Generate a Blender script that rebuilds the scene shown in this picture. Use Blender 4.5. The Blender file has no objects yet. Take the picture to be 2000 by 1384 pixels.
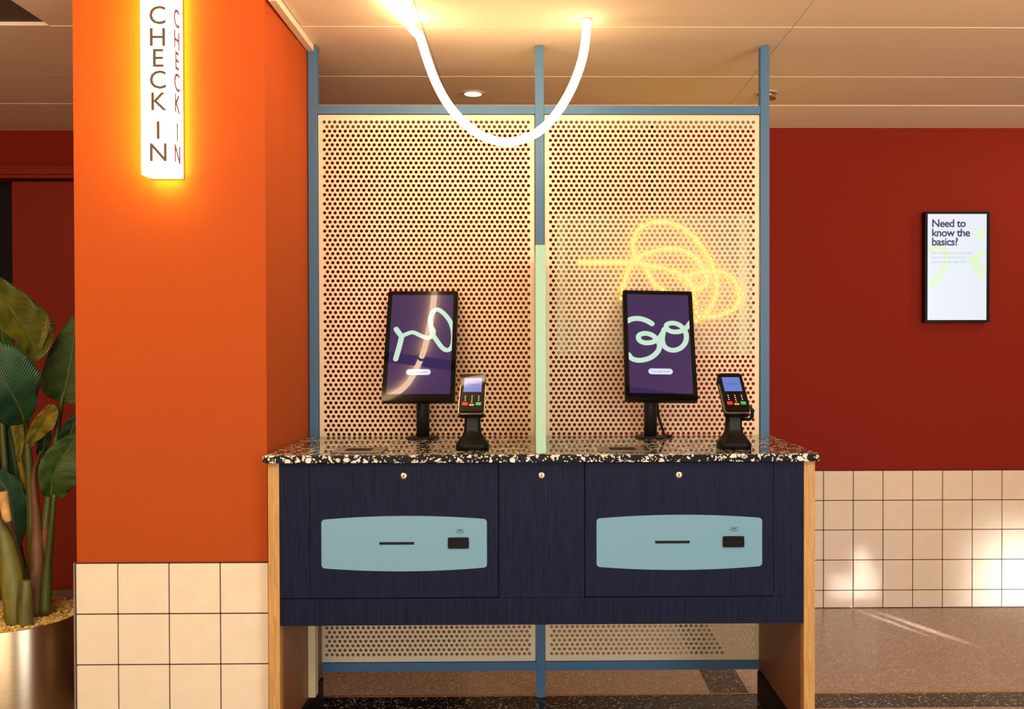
import bpy, bmesh, math, random
import numpy as np
from mathutils import Vector, Matrix

random.seed(7)
SC = bpy.context.scene
COL = SC.collection
PI = math.pi

# ------------------------------------------------------------------ camera, world, lights, exposure
FPX, CXP, CYP, EYE = 1800.0, 1062.6, 692.0, 1.25
cam_data = bpy.data.cameras.new('camera')
cam_data.sensor_width = 36.0
cam_data.lens = FPX / 2000.0 * 36.0
cam_data.shift_x = -(CXP - 1000.0) / 2000.0
cam_data.clip_start = 0.05
cam = bpy.data.objects.new('camera', cam_data)
CAM_M = Matrix.Rotation(-0.012, 4, 'Z') @ Matrix.Rotation(PI / 2 - 0.0115, 4, 'X') @ Matrix.Rotation(-0.0022, 4, 'Z')
cam.matrix_world = Matrix.Translation((0, 0, EYE)) @ CAM_M
COL.objects.link(cam)
SC.camera = cam

SC.view_settings.view_transform = 'Standard'
SC.view_settings.look = 'None'
SC.view_settings.gamma = 1.0
SC.view_settings.use_curve_mapping = False
SC.view_settings.exposure = 0.0

world = bpy.data.worlds.new('daylight')
SC.world = world
world.use_nodes = True
world.node_tree.nodes['Background'].inputs[0].default_value = (0.80, 0.90, 1.0, 1)
world.node_tree.nodes['Background'].inputs[1].default_value = 0.30


def lamp(name, kind, loc, target, color, energy, **kw):
    d = bpy.data.lights.new(name, kind)
    d.color = color
    d.energy = energy
    for k, v in kw.items():
        setattr(d, k, v)
    o = bpy.data.objects.new(name, d)
    o.location = loc
    dirv = Vector(target) - Vector(loc)
    o.rotation_euler = dirv.to_track_quat('-Z', 'Y').to_euler()
    COL.objects.link(o)
    return o


WARM = (1.0, 0.80, 0.55)
# ceiling lights added, out of view, in the lobby in front of the counter
lamp('added_lobby_ceiling_light', 'AREA', (-1.3, 0.7, 2.25), (-1.3, 1.6, 0.6), WARM, 36, shape='RECTANGLE', size=1.2, size_y=0.8)
lamp('added_lobby_ceiling_light', 'AREA', (0.9, 0.5, 2.25), (0.8, 1.4, 0.5), WARM, 26, shape='RECTANGLE', size=1.4, size_y=0.8)
lamp('added_front_fill', 'AREA', (-0.4, -2.4, 1.1), (0.0, 3.0, 0.7), (1.0, 0.84, 0.62), 70, shape='RECTANGLE', size=3.2, size_y=1.5)  # added low fill, out of view, brightening the space under the counter
CEIL_FILL = (1.0, 0.60, 0.30)
lamp('added_ceiling_fill', 'AREA', (2.0, 1.3, 1.75), (2.1, 2.0, 2.6), CEIL_FILL, 27, shape='RECTANGLE', size=1.6, size_y=0.5)  # added fill, out of view, lifting the right part of the ceiling
lamp('added_ceiling_fill', 'AREA', (-2.0, 1.2, 1.75), (-2.1, 2.2, 2.6), CEIL_FILL, 17, shape='RECTANGLE', size=1.2, size_y=0.5)  # the same added fill for the left part of the ceiling
lamp('downlight_lamp', 'SPOT', (-0.2475, 3.861, 2.285), (-0.2475, 3.80, 0.0), (1.0, 0.70, 0.40), 13, spot_size=1.9, spot_blend=0.8, shadow_soft_size=0.035)
lamp('downlight_lamp', 'SPOT', (0.985, 3.851, 2.27), (0.6, 3.55, 0.0), (1.0, 0.70, 0.40), 18, spot_size=1.7, spot_blend=0.8, shadow_soft_size=0.035)
# downlight assumed above the right wall, out of view
lamp('assumed_wall_downlight', 'SPOT', (2.75, 3.55, 2.26), (1.9, 4.33, 1.0), WARM, 15, spot_size=2.3, spot_blend=0.9, shadow_soft_size=0.05)
# assumed window daylight from the right: a lamp out of view
lamp('assumed_window_daylight', 'AREA', (3.2, -1.6, 1.5), (0.6, 2.7, 0.8), (0.74, 0.88, 1.0), 75, shape='RECTANGLE', size=1.6, size_y=1.8)
# narrow lamp added to throw the bright patch low on the tiled wall
lamp('added_patch_lamp', 'AREA', (3.3, -1.2, 0.92), (2.50, 4.33, 0.11), (0.9, 0.97, 1.0), 2.0, shape='RECTANGLE', size=0.75, size_y=0.42, spread=math.radians(5))


for gx, gz, gw, gh, ge in ((1.455, 0.10, 0.10, 0.10, 0.022), (1.545, 0.16, 0.055, 0.22, 0.034), (1.60, 0.12, 0.03, 0.13, 0.013)):
    lamp('added_glint_lamp', 'AREA', (gx + 0.9, 0.4, gz + 0.12), (gx, 4.33, gz), (0.95, 0.97, 1.0), ge, shape='RECTANGLE', size=gw, size_y=gh, spread=math.radians(1.6))  # added narrow lamps throw the bright patches on the low tiles


for tx, ty in ((1.60, 4.10), (1.68, 4.06), (1.735, 3.98)):
    lamp('added_glint_lamp', 'AREA', (tx + 0.9, ty - 2.1, 0.22), (tx, ty, 0.0), (0.95, 0.97, 1.0), 0.035, shape='RECTANGLE', size=0.022, size_y=0.028, spread=math.radians(1.0))  # added grazing lamps draw the light streaks on the floor


# ------------------------------------------------------------------ helpers: colour, materials
def lin(r, g, b):
    f = lambda c: (c / 255 / 12.92) if c / 255 <= 0.04045 else ((c / 255 + 0.055) / 1.055) ** 2.4
    return (f(r), f(g), f(b))


def mat(name, color, rough=0.5, metal=0.0, spec=0.5, emit=None, estr=0.0, noise=0.0, nscale=60.0, bump=0.0, bscale=200.0,
        stretch=(1, 1, 1), coat=0.0):
    m = bpy.data.materials.new(name)
    m.use_nodes = True
    nt = m.node_tree
    b = nt.nodes['Principled BSDF']
    b.inputs['Base Color'].default_value = (*color, 1)
    b.inputs['Roughness'].default_value = rough
    b.inputs['Metallic'].default_value = metal
    b.inputs['Specular IOR Level'].default_value = spec
    b.inputs['Coat Weight'].default_value = coat
    b.inputs['Coat Roughness'].default_value = 0.03
    if emit:
        b.inputs['Emission Color'].default_value = (*emit, 1)
        b.inputs['Emission Strength'].default_value = estr
    if noise or bump:
        tc = nt.nodes.new('ShaderNodeTexCoord')
        mp = nt.nodes.new('ShaderNodeMapping')
        mp.inputs['Scale'].default_value = stretch
        nt.links.new(tc.outputs['Object'], mp.inputs['Vector'])
    if noise:
        n = nt.nodes.new('ShaderNodeTexNoise')
        n.inputs['Scale'].default_value = nscale
        n.inputs['Detail'].default_value = 4
        nt.links.new(mp.outputs[0], n.inputs['Vector'])
        r = nt.nodes.new('ShaderNodeValToRGB')
        r.color_ramp.elements[0].position = 0.3
        r.color_ramp.elements[1].position = 0.7
        r.color_ramp.elements[0].color = (*[max(0, c * (1 - noise)) for c in color], 1)
        r.color_ramp.elements[1].color = (*[min(1, c * (1 + noise)) for c in color], 1)
        nt.links.new(n.outputs['Fac'], r.inputs[0])
        nt.links.new(r.outputs[0], b.inputs['Base Color'])
    if bump:
        n2 = nt.nodes.new('ShaderNodeTexNoise')
        n2.inputs['Scale'].default_value = bscale
        n2.inputs['Detail'].default_value = 3
        nt.links.new(mp.outputs[0], n2.inputs['Vector'])
        bp = nt.nodes.new('ShaderNodeBump')
        bp.inputs['Strength'].default_value = bump
        bp.inputs['Distance'].default_value = 0.002
        nt.links.new(n2.outputs['Fac'], bp.inputs['Height'])
        nt.links.new(bp.outputs[0], b.inputs['Normal'])
    return m


def terrazzo(name, base, chips, specs, rough=0.1, base_noise=0.0, spec=0.5):
    """specs: (voronoi scale, edge gap, share of cells that are chips)"""
    m = bpy.data.materials.new(name)
    m.use_nodes = True
    nt = m.node_tree
    b = nt.nodes['Principled BSDF']
    b.inputs['Roughness'].default_value = rough
    b.inputs['Specular IOR Level'].default_value = spec
    tc = nt.nodes.new('ShaderNodeTexCoord')
    wn = nt.nodes.new('ShaderNodeTexNoise')
    wn.inputs['Scale'].default_value = 40
    nt.links.new(tc.outputs['Object'], wn.inputs['Vector'])
    wm = nt.nodes.new('ShaderNodeVectorMath')
    wm.operation = 'MULTIPLY_ADD'
    wm.inputs[1].default_value = (0.012, 0.012, 0.012)
    nt.links.new(wn.outputs['Color'], wm.inputs[0])
    nt.links.new(tc.outputs['Object'], wm.inputs[2])
    cur = nt.nodes.new('ShaderNodeRGB')
    cur.outputs[0].default_value = (*base, 1)
    cur = cur.outputs[0]
    if base_noise:
        n = nt.nodes.new('ShaderNodeTexNoise')
        n.inputs['Scale'].default_value = 180
        nt.links.new(tc.outputs['Object'], n.inputs['Vector'])
        r = nt.nodes.new('ShaderNodeValToRGB')
        r.color_ramp.elements[0].color = (*[c * (1 - base_noise) for c in base], 1)
        r.color_ramp.elements[1].color = (*[min(1, c * (1 + base_noise)) for c in base], 1)
        nt.links.new(n.outputs['Fac'], r.inputs[0])
        cur = r.outputs[0]
    for sc, gap, share in specs:
        ve = nt.nodes.new('ShaderNodeTexVoronoi')
        ve.feature = 'DISTANCE_TO_EDGE'
        ve.inputs['Scale'].default_value = sc
        vc = nt.nodes.new('ShaderNodeTexVoronoi')
        vc.inputs['Scale'].default_value = sc
        for v in (ve, vc):
            nt.links.new(wm.outputs[0], v.inputs['Vector'])
        g = nt.nodes.new('ShaderNodeMath')
        g.operation = 'GREATER_THAN'
        g.inputs[1].default_value = gap
        nt.links.new(ve.outputs['Distance'], g.inputs[0])
        sep = nt.nodes.new('ShaderNodeSeparateColor')
        nt.links.new(vc.outputs['Color'], sep.inputs[0])
        l = nt.nodes.new('ShaderNodeMath')
        l.operation = 'LESS_THAN'
        l.inputs[1].default_value = share
        nt.links.new(sep.outputs[0], l.inputs[0])
        f = nt.nodes.new('ShaderNodeMath')
        f.operation = 'MULTIPLY'
        nt.links.new(g.outputs[0], f.inputs[0])
        nt.links.new(l.outputs[0], f.inputs[1])
        cr = nt.nodes.new('ShaderNodeValToRGB')
        cr.color_ramp.elements[0].color = (*chips[0], 1)
        cr.color_ramp.elements[1].color = (*chips[1], 1)
        nt.links.new(sep.outputs[1], cr.inputs[0])
        mx = nt.nodes.new('ShaderNodeMix')
        mx.data_type = 'RGBA'
        nt.links.new(f.outputs[0], mx.inputs[0])
        nt.links.new(cur, mx.inputs[6])
        nt.links.new(cr.outputs[0], mx.inputs[7])
        cur = mx.outputs[2]
    nt.links.new(cur, b.inputs['Base Color'])
    return m


def wood(name, c1, c2, rough=0.45, sc=(60, 60, 4), bump=0.15, spec=0.35):
    m = bpy.data.materials.new(name)
    m.use_nodes = True
    nt = m.node_tree
    b = nt.nodes['Principled BSDF']
    b.inputs['Roughness'].default_value = rough
    b.inputs['Specular IOR Level'].default_value = spec
    tc = nt.nodes.new('ShaderNodeTexCoord')
    mp = nt.nodes.new('ShaderNodeMapping')
    mp.inputs['Scale'].default_value = sc
    nt.links.new(tc.outputs['Object'], mp.inputs[0])
    n = nt.nodes.new('ShaderNodeTexNoise')
    n.inputs['Scale'].default_value = 3.0
    n.inputs['Detail'].default_value = 6
    n.inputs['Distortion'].default_value = 0.6
    nt.links.new(mp.outputs[0], n.inputs['Vector'])
    r = nt.nodes.new('ShaderNodeValToRGB')
    r.color_ramp.elements[0].position = 0.32
    r.color_ramp.elements[1].position = 0.68
    r.color_ramp.elements[0].color = (*c1, 1)
    r.color_ramp.elements[1].color = (*c2, 1)
    nt.links.new(n.outputs['Fac'], r.inputs[0])
    nt.links.new(r.outputs[0], b.inputs['Base Color'])
    bp = nt.nodes.new('ShaderNodeBump')
    bp.inputs['Strength'].default_value = bump
    bp.inputs['Distance'].default_value = 0.001
    nt.links.new(n.outputs['Fac'], bp.inputs['Height'])
    nt.links.new(bp.outputs[0], b.inputs['Normal'])
    return m


def leaf_mat(name, c1, c2, rough=0.35):
    m = bpy.data.materials.new(name)
    m.use_nodes = True
    nt = m.node_tree
    b = nt.nodes['Principled BSDF']
    b.inputs['Roughness'].default_value = rough
    b.inputs['Specular IOR Level'].default_value = 0.45
    at_ = nt.nodes.new('ShaderNodeUVMap')
    w = nt.nodes.new('ShaderNodeTexWave')
    w.inputs['Scale'].default_value = 7.0
    w.inputs['Distortion'].default_value = 1.2
    w.inputs['Detail'].default_value = 3
    nt.links.new(at_.outputs[0], w.inputs['Vector'])
    n = nt.nodes.new('ShaderNodeTexNoise')
    n.inputs['Scale'].default_value = 3.0
    nt.links.new(at_.outputs[0], n.inputs['Vector'])
    r = nt.nodes.new('ShaderNodeValToRGB')
    r.color_ramp.elements[0].position = 0.3
    r.color_ramp.elements[1].position = 0.75
    r.color_ramp.elements[0].color = (*c1, 1)
    r.color_ramp.elements[1].color = (*c2, 1)
    nt.links.new(n.outputs['Fac'], r.inputs[0])
    nt.links.new(r.outputs[0], b.inputs['Base Color'])
    bp = nt.nodes.new('ShaderNodeBump')
    bp.inputs['Strength'].default_value = 0.5
    bp.inputs['Distance'].default_value = 0.004
    nt.links.new(w.outputs['Fac'], bp.inputs['Height'])
    nt.links.new(bp.outputs[0], b.inputs['Normal'])
    return m


M = {}
M['orange'] = mat('orange_wall_paint', (0.46, 0.079, 0.010), 0.75, spec=0.2, noise=0.05, nscale=500, bump=0.12, bscale=500)
M['red'] = mat('shaded_red_wall_paint', (0.25, 0.0150, 0.004), 0.75, spec=0.2, noise=0.06, nscale=400, bump=0.12, bscale=400)  # wall paint in a deeper copy; shade of the back walls put into it
M['reddoor'] = mat('red_door_paint', (0.26, 0.022, 0.008), 0.5, spec=0.3, noise=0.04, nscale=300)
M['grout'] = mat('dark_violet_grout', (0.040, 0.026, 0.048), 0.9, spec=0.1)
M['tile'] = mat('cream_wall_tile', (0.93, 0.82, 0.62), 0.3, spec=0.4, noise=0.03, nscale=18)
M['tile2'] = mat('blush_wall_tile', (0.90, 0.74, 0.55), 0.22, spec=0.5, noise=0.03, nscale=18)
M['tiletrim'] = mat('tile_edge_metal', (0.45, 0.40, 0.36), 0.35, metal=0.7)
M['ceil'] = mat('ceiling_panel_white', (0.88, 0.74, 0.56), 0.8, spec=0.15, noise=0.02, nscale=90)
M['ceiljoint'] = mat('ceiling_joint', (0.10, 0.07, 0.05), 0.9)
M['slot'] = mat('ceiling_channel_dark', (0.02, 0.02, 0.05), 0.6)
M['floor_back'] = terrazzo('brown_terrazzo', (0.33, 0.225, 0.165), ((0.48, 0.37, 0.28), (0.70, 0.60, 0.48)), ((130, 0.10, 0.10), (260, 0.05, 0.22)), 0.22, 0.12)
M['floor_black'] = terrazzo('black_terrazzo', (0.018, 0.012, 0.010), ((0.28, 0.22, 0.17), (0.6, 0.52, 0.42)), ((110, 0.12, 0.08), (220, 0.06, 0.10)), 0.16, 0.0, 0.15)
M['brass'] = mat('brass_strip', (0.62, 0.24, 0.09), 0.35, metal=0.9)
M['blue'] = mat('blue_grey_frame_paint', (0.080, 0.185, 0.33), 0.5, spec=0.3)
M['cream'] = mat('cream_perforated_metal', (0.91, 0.73, 0.49), 0.42, spec=0.4)
M['mint'] = mat('mint_fin_lacquer', (0.45, 0.74, 0.55), 0.35, spec=0.4)
M['oak'] = wood('oak_edge', (0.56, 0.29, 0.085), (0.72, 0.42, 0.15))
M['walnut'] = wood('brown_inner_board', (0.24, 0.085, 0.03), (0.34, 0.13, 0.05))
M['navy'] = wood('navy_stained_wood', (0.005, 0.0072, 0.027), (0.011, 0.0155, 0.050), 0.5, (70, 70, 3), 0.3, 0.15)
M['navygap'] = mat('dark_gap', (0.003, 0.003, 0.006), 0.9)
M['worktop'] = terrazzo('black_white_terrazzo', (0.014, 0.012, 0.010), ((0.80, 0.70, 0.56), (0.95, 0.90, 0.80)), ((170, 0.10, 0.24), (66, 0.10, 0.30)), 0.05)
M['plate'] = mat('light_blue_metal', (0.205, 0.43, 0.58), 0.4, spec=0.4, noise=0.03, nscale=300)
M['black'] = mat('black_plastic', (0.007, 0.006, 0.005), 0.4, spec=0.14)
M['blackmatt'] = mat('black_powder_metal', (0.012, 0.011, 0.011), 0.5, spec=0.4, bump=0.1, bscale=900)
M['slotdark'] = mat('slot_dark', (0.001, 0.001, 0.002), 0.8)
M['lock'] = mat('satin_brass_lock', (0.80, 0.62, 0.38), 0.3, metal=0.9)
M['steel'] = mat('brushed_gold_steel', (0.75, 0.62, 0.42), 0.36, metal=1.0, noise=0.06, nscale=6, stretch=(1, 1, 60))
_b = M['steel'].node_tree.nodes['Principled BSDF']
_b.inputs['Anisotropic'].default_value = 0.92
_b.inputs['Anisotropic Rotation'].default_value = 0.25
_tg = M['steel'].node_tree.nodes.new('ShaderNodeTangent')
_tg.direction_type = 'RADIAL'
_tg.axis = 'Z'
M['steel'].node_tree.links.new(_tg.outputs[0], _b.inputs['Tangent'])
M['silver'] = mat('silver_trim', (0.75, 0.70, 0.66), 0.25, metal=0.9)
M['bronze'] = mat('brown_scanner_glass', (0.11, 0.055, 0.04), 0.18, spec=0.5)
M['gravel'] = mat('gold_gravel', (0.82, 0.52, 0.16), 0.55, noise=0.4, nscale=40)
M['soil'] = mat('dark_soil', (0.05, 0.03, 0.015), 0.9)
M['leaf'] = leaf_mat('green_leaf', (0.020, 0.060, 0.010), (0.060, 0.120, 0.016))
M['leafdark'] = leaf_mat('dark_green_leaf', (0.006, 0.040, 0.016), (0.014, 0.075, 0.022))
M['leafgold'] = leaf_mat('golden_green_leaf', (0.10, 0.10, 0.008), (0.36, 0.25, 0.02), 0.3)
M['leafmid'] = leaf_mat('olive_leaf', (0.026, 0.052, 0.006), (0.12, 0.12, 0.010), 0.22)
M['stem'] = mat('green_stem', (0.075, 0.10, 0.016), 0.4, noise=0.4, nscale=14, stretch=(1, 1, 0.3))
M['sheath'] = mat('brown_sheath', (0.14, 0.055, 0.02), 0.55, noise=0.7, nscale=18, stretch=(2, 2, 0.3))
M['sheathgreen'] = mat('green_yellow_sheath', (0.14, 0.13, 0.02), 0.45, noise=0.7, nscale=10, stretch=(2, 2, 0.4))
M['cut'] = mat('cut_stump_tan', (0.75, 0.42, 0.13), 0.6, noise=0.3, nscale=30)
M['lit_tube'] = mat('glowing_tube', (0.9, 0.85, 0.75), 0.4, emit=(1.0, 0.68, 0.36), estr=19.0)
M['lit_sign'] = mat('glowing_sign_face', (0.9, 0.85, 0.7), 0.4, emit=(1.0, 0.86, 0.62), estr=1.9)
M['lit_sign_side'] = mat('glowing_sign_side', (0.9, 0.85, 0.7), 0.4, emit=(1.0, 0.93, 0.60), estr=2.8)
M['lit_sign_hot'] = mat('glowing_sign_flank', (0.9, 0.85, 0.7), 0.4, emit=(1.0, 0.98, 0.16), estr=17.0)
M['lit_halo'] = mat('added_halo_glow', (0.9, 0.85, 0.7), 0.4, emit=(1.0, 0.74, 0.06), estr=42.0)  # extra emitter added to spread the sign's glow over the pillar
M['signletter'] = mat('brown_grey_letter', (0.10, 0.07, 0.045), 0.6)
M['signletter2'] = mat('violet_grey_letter', (0.16, 0.09, 0.22), 0.6)
M['signmetal'] = mat('sign_metal_edge', (0.5, 0.45, 0.38), 0.4, metal=0.6)
M['lit_spot'] = mat('downlight_lens', (1, 1, 1), 0.4, emit=(1.0, 0.86, 0.66), estr=9.0)
M['spotring'] = mat('downlight_ring', (0.75, 0.62, 0.48), 0.4)
M['neon'] = mat('yellow_neon', (0.9, 0.8, 0.1), 0.4, emit=(1.0, 0.72, 0.02), estr=7.0)
M['duct'] = mat('cream_duct', (0.80, 0.66, 0.36), 0.5)
M['scr'] = mat('purple_screen', (0.0, 0.0, 0.0), 0.015, emit=(0.045, 0.022, 0.095), estr=1.0)
M['scrband'] = mat('deep_violet_screen_band', (0.0, 0.0, 0.0), 0.015, emit=(0.022, 0.012, 0.09), estr=1.0)
M['scrmint'] = mat('mint_screen_graphic', (0.0, 0.0, 0.0), 0.015, emit=(0.60, 0.84, 0.68), estr=0.95)
M['scrpill'] = mat('white_screen_button', (0.0, 0.0, 0.0), 0.06, emit=(0.70, 0.80, 0.95), estr=1.0)
M['scrtext'] = mat('dark_screen_text', (0.0, 0.0, 0.0), 0.2, emit=(0.10, 0.16, 0.22), estr=1.0)
M['bezel'] = mat('black_glass_bezel', (0.004, 0.0035, 0.003), 0.04, spec=0.2)
M['tscr'] = mat('terminal_blue_screen', (0.0, 0.0, 0.0), 0.08, emit=(0.13, 0.21, 0.62), estr=1.0)
M['ttext'] = mat('terminal_screen_text', (0.0, 0.0, 0.0), 0.2, emit=(0.015, 0.02, 0.12), estr=1.0)
M['keyred'] = mat('red_key', (0.62, 0.02, 0.02), 0.4, emit=(0.7, 0.02, 0.03), estr=0.45)
M['keyyellow'] = mat('amber_key', (0.7, 0.24, 0.05), 0.4, emit=(0.75, 0.25, 0.06), estr=0.4)
M['keygreen'] = mat('green_key', (0.03, 0.30, 0.13), 0.4, emit=(0.04, 0.36, 0.16), estr=0.5)
M['keydot'] = mat('key_digit_white', (0.7, 0.68, 0.65), 0.5, emit=(0.6, 0.58, 0.55), estr=0.5)
M['tvscr'] = mat('white_wall_screen', (0.0, 0.0, 0.0), 0.2, emit=(0.82, 0.87, 0.92), estr=1.0)
M['tvnavy'] = mat('navy_screen_text', (0.0, 0.0, 0.0), 0.3, emit=(0.022, 0.014, 0.10), estr=1.0)
M['tvgrey'] = mat('grey_screen_text', (0.0, 0.0, 0.0), 0.3, emit=(0.50, 0.55, 0.58), estr=1.0)
M['tvlime'] = mat('lime_screen_swoosh', (0.0, 0.0, 0.0), 0.3, emit=(0.76, 0.90, 0.62), estr=1.0)
M['dark'] = mat('dark_void', (0.01, 0.004, 0.003), 0.9)

# acrylic of the neon sign: clear sheet with a pale haze
m = bpy.data.materials.new('pale_acrylic')
m.use_nodes = True
nt = m.node_tree
pb = nt.nodes['Principled BSDF']
pb.inputs['Base Color'].default_value = (0.85, 0.75, 0.55, 1)
pb.inputs['Roughness'].default_value = 0.15
tr = nt.nodes.new('ShaderNodeBsdfTransparent')
mx = nt.nodes.new('ShaderNodeMixShader')
mx.inputs[0].default_value = 0.2
nt.links.new(tr.outputs[0], mx.inputs[1])
nt.links.new(pb.outputs[0], mx.inputs[2])
nt.links.new(mx.outputs[0], nt.nodes['Material Output'].inputs['Surface'])
M['acrylic'] = m
M['acrylicedge'] = mat('lime_acrylic_edge', (0.62, 0.66, 0.30), 0.3)


# ------------------------------------------------------------------ helpers: objects
def wloc(o):
    v = Vector((0, 0, 0))
    while o is not None:
        v = v + o.location
        o = o.parent
    return v


def tag(o, label=None, cat=None, group=None, kind=None):
    if label: o['label'] = label
    if cat: o['category'] = cat
    if group: o['group'] = group
    if kind: o['kind'] = kind
    return o


def thing(name, loc, label, cat, group=None):
    o = bpy.data.objects.new(name, None)
    o.empty_display_size = 0.05
    o.location = loc
    COL.objects.link(o)
    return tag(o, label, cat, group)


def link(name, me, parent):
    o = bpy.data.objects.new(name, me)
    COL.objects.link(o)
    if parent is not None:
        o.parent = parent
    return o


def mesh(name, verts, faces, m, parent=None, smooth=False, local=False, bevel=0.0):
    """verts in world space (or in the parent's own frame when local)"""
    if parent is not None and not local:
        w = wloc(parent)
        verts = [(v[0] - w.x, v[1] - w.y, v[2] - w.z) for v in verts]
    me = bpy.data.meshes.new(name)
    me.from_pydata([tuple(v) for v in verts], [], [tuple(f) for f in faces])
    if bevel:
        bm = bmesh.new()
        bm.from_mesh(me)
        bmesh.ops.recalc_face_normals(bm, faces=bm.faces)
        es = [e for e in bm.edges if len(e.link_faces) == 2 and e.calc_face_angle(0) > 0.5]
        bmesh.ops.bevel(bm, geom=es, offset=bevel, segments=2, profile=0.6, affect='EDGES')
        bm.to_mesh(me)
        bm.free()
    me.materials.append(m)
    if smooth:
        for p in me.polygons:
            p.use_smooth = True
    return link(name, me, parent)


BOXF = [(0, 3, 2, 1), (4, 5, 6, 7), (0, 1, 5, 4), (1, 2, 6, 5), (2, 3, 7, 6), (3, 0, 4, 7)]


def boxv(x0, x1, y0, y1, z0, z1):
    return [(x0, y0, z0), (x1, y0, z0), (x1, y1, z0), (x0, y1, z0), (x0, y0, z1), (x1, y0, z1), (x1, y1, z1), (x0, y1, z1)]


def box(name, x0, x1, y0, y1, z0, z1, m, parent=None, bevel=0.0, local=False):
    return mesh(name, boxv(x0, x1, y0, y1, z0, z1), BOXF, m, parent, bevel=bevel, local=local)


def prism_xz(name, poly, y0, y1, m, parent=None, local=False, bevel=0.0):
    """polygon (x,z) extruded from y0 (front) to y1"""
    n = len(poly)
    v = [(x, y0, z) for x, z in poly] + [(x, y1, z) for x, z in poly]
    f = [tuple(range(n)), tuple(range(2 * n - 1, n - 1, -1))] + [(i, i + n, (i + 1) % n + n, (i + 1) % n) for i in range(n)]
    return mesh(name, v, f, m, parent, local=local, bevel=bevel)


def rrect(x0, x1, z0, z1, r, seg=6):
    p = []
    for cx, cz, a in ((x1 - r, z1 - r, 0), (x0 + r, z1 - r, 90), (x0 + r, z0 + r, 180), (x1 - r, z0 + r, 270)):
        for k in range(seg + 1):
            t = math.radians(a + 90 * k / seg)
            p.append((cx + r * math.cos(t), cz + r * math.sin(t)))
    return p


def lathe(name, prof, c, m, parent=None, seg=40, sx=1.0, sy=1.0, local=False, smooth=True):
    v, f = [], []
    for r, z in prof:
        for k in range(seg):
            a = 2 * PI * k / seg
            v.append((c[0] + r * sx * math.cos(a), c[1] + r * sy * math.sin(a), c[2] + z))
    for i in range(len(prof) - 1):
        for k in range(seg):
            f.append((i * seg + k, i * seg + (k + 1) % seg, (i + 1) * seg + (k + 1) % seg, (i + 1) * seg + k))
    f.append(tuple(range(seg - 1, -1, -1)))
    f.append(tuple((len(prof) - 1) * seg + k for k in range(seg)))
    o = mesh(name, v, f, m, parent, local=local)
    if smooth:
        for p in o.data.polygons:
            p.use_smooth = len(p.vertices) == 4
    return o


def catmull(pts, n=8, closed=False):
    P = [Vector(p) for p in pts]
    out = []
    N = len(P)
    for i in range(N if closed else N - 1):
        if closed:
            p0, p1, p2, p3 = P[i - 1], P[i], P[(i + 1) % N], P[(i + 2) % N]
        else:
            p0, p1, p2, p3 = P[max(i - 1, 0)], P[i], P[i + 1], P[min(i + 2, N - 1)]
        for k in range(n):
            t = k / n
            out.append(0.5 * ((2 * p1) + (p2 - p0) * t + (2 * p0 - 5 * p1 + 4 * p2 - p3) * t * t + (3 * p1 - p0 - 3 * p2 + p3) * t ** 3))
    if not closed:
        out.append(P[-1])
    return out


def tube_vf(path, rad, seg=12, closed=False):
    P = [Vector(p) for p in path]
    N = len(P)
    v, f = [], []
    prev = None
    for i in range(N):
        t = (P[(i + 1) % N] - P[i - 1]) if closed else (P[min(i + 1, N - 1)] - P[max(i - 1, 0)])
        t.normalize()
        if prev is None:
            a = Vector((0, 0, 1)) if abs(t.z) < 0.9 else Vector((1, 0, 0))
            nrm = t.cross(a).normalized()
        else:
            nrm = (prev - t * prev.dot(t)).normalized()
        prev = nrm
        b = t.cross(nrm)
        r = rad[i] if isinstance(rad, (list, tuple)) else rad
        for k in range(seg):
            an = 2 * PI * k / seg
            v.append(P[i] + nrm * (r * math.cos(an)) + b * (r * math.sin(an)))
    M_ = N if closed else N - 1
    for i in range(M_):
        j = (i + 1) % N
        for k in range(seg):
            f.append((i * seg + k, i * seg + (k + 1) % seg, j * seg + (k + 1) % seg, j * seg + k))
    if not closed:
        f.append(tuple(range(seg - 1, -1, -1)))
        f.append(tuple((N - 1) * seg + k for k in range(seg)))
    return v, f


def tube(name, path, rad, m, parent=None, seg=12, closed=False, local=False):
    v, f = tube_vf(path, rad, seg, closed)
    return mesh(name, v, f, m, parent, smooth=True, local=local)


def ribbon(name, pts, w, y, m, parent, local=True, n=8, smooth_path=True, closed=False, th=0.0004):
    """flat stroke of width w in the x-z plane at y, round ended"""
    P = catmull([(p[0], 0, p[1]) for p in pts], n, closed) if smooth_path else [Vector((p[0], 0, p[1])) for p in pts]
    v, f = [], []
    N = len(P)
    for i in range(N):
        t = (P[(i + 1) % N] - P[i - 1]) if closed else (P[min(i + 1, N - 1)] - P[max(i - 1, 0)])
        t.normalize()
        s = Vector((-t.z, 0, t.x)) * (w / 2)
        for q in (P[i] + s, P[i] - s):
            v.append((q.x, y, q.z))
    for i in range(N if closed else N - 1):
        j = (i + 1) % N
        f.append((2 * i, 2 * i + 1, 2 * j + 1, 2 * j))
    if not closed:
        for e, (a, b_) in ((0, (P[0], P[1])), (N - 1, (P[-1], P[-2]))):
            d = (a - b_).normalized()
            s = Vector((-d.z, 0, d.x))
            c0 = len(v)
            for k in range(9):
                an = PI * k / 8
                q = a + s * (w / 2 * math.cos(an)) + d * (w / 2 * math.sin(an))
                v.append((q.x, y, q.z))
            f.append(tuple(range(c0, c0 + 9)))
    return mesh(name, v, f, m, parent, local=local)


_txt = {}


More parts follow.
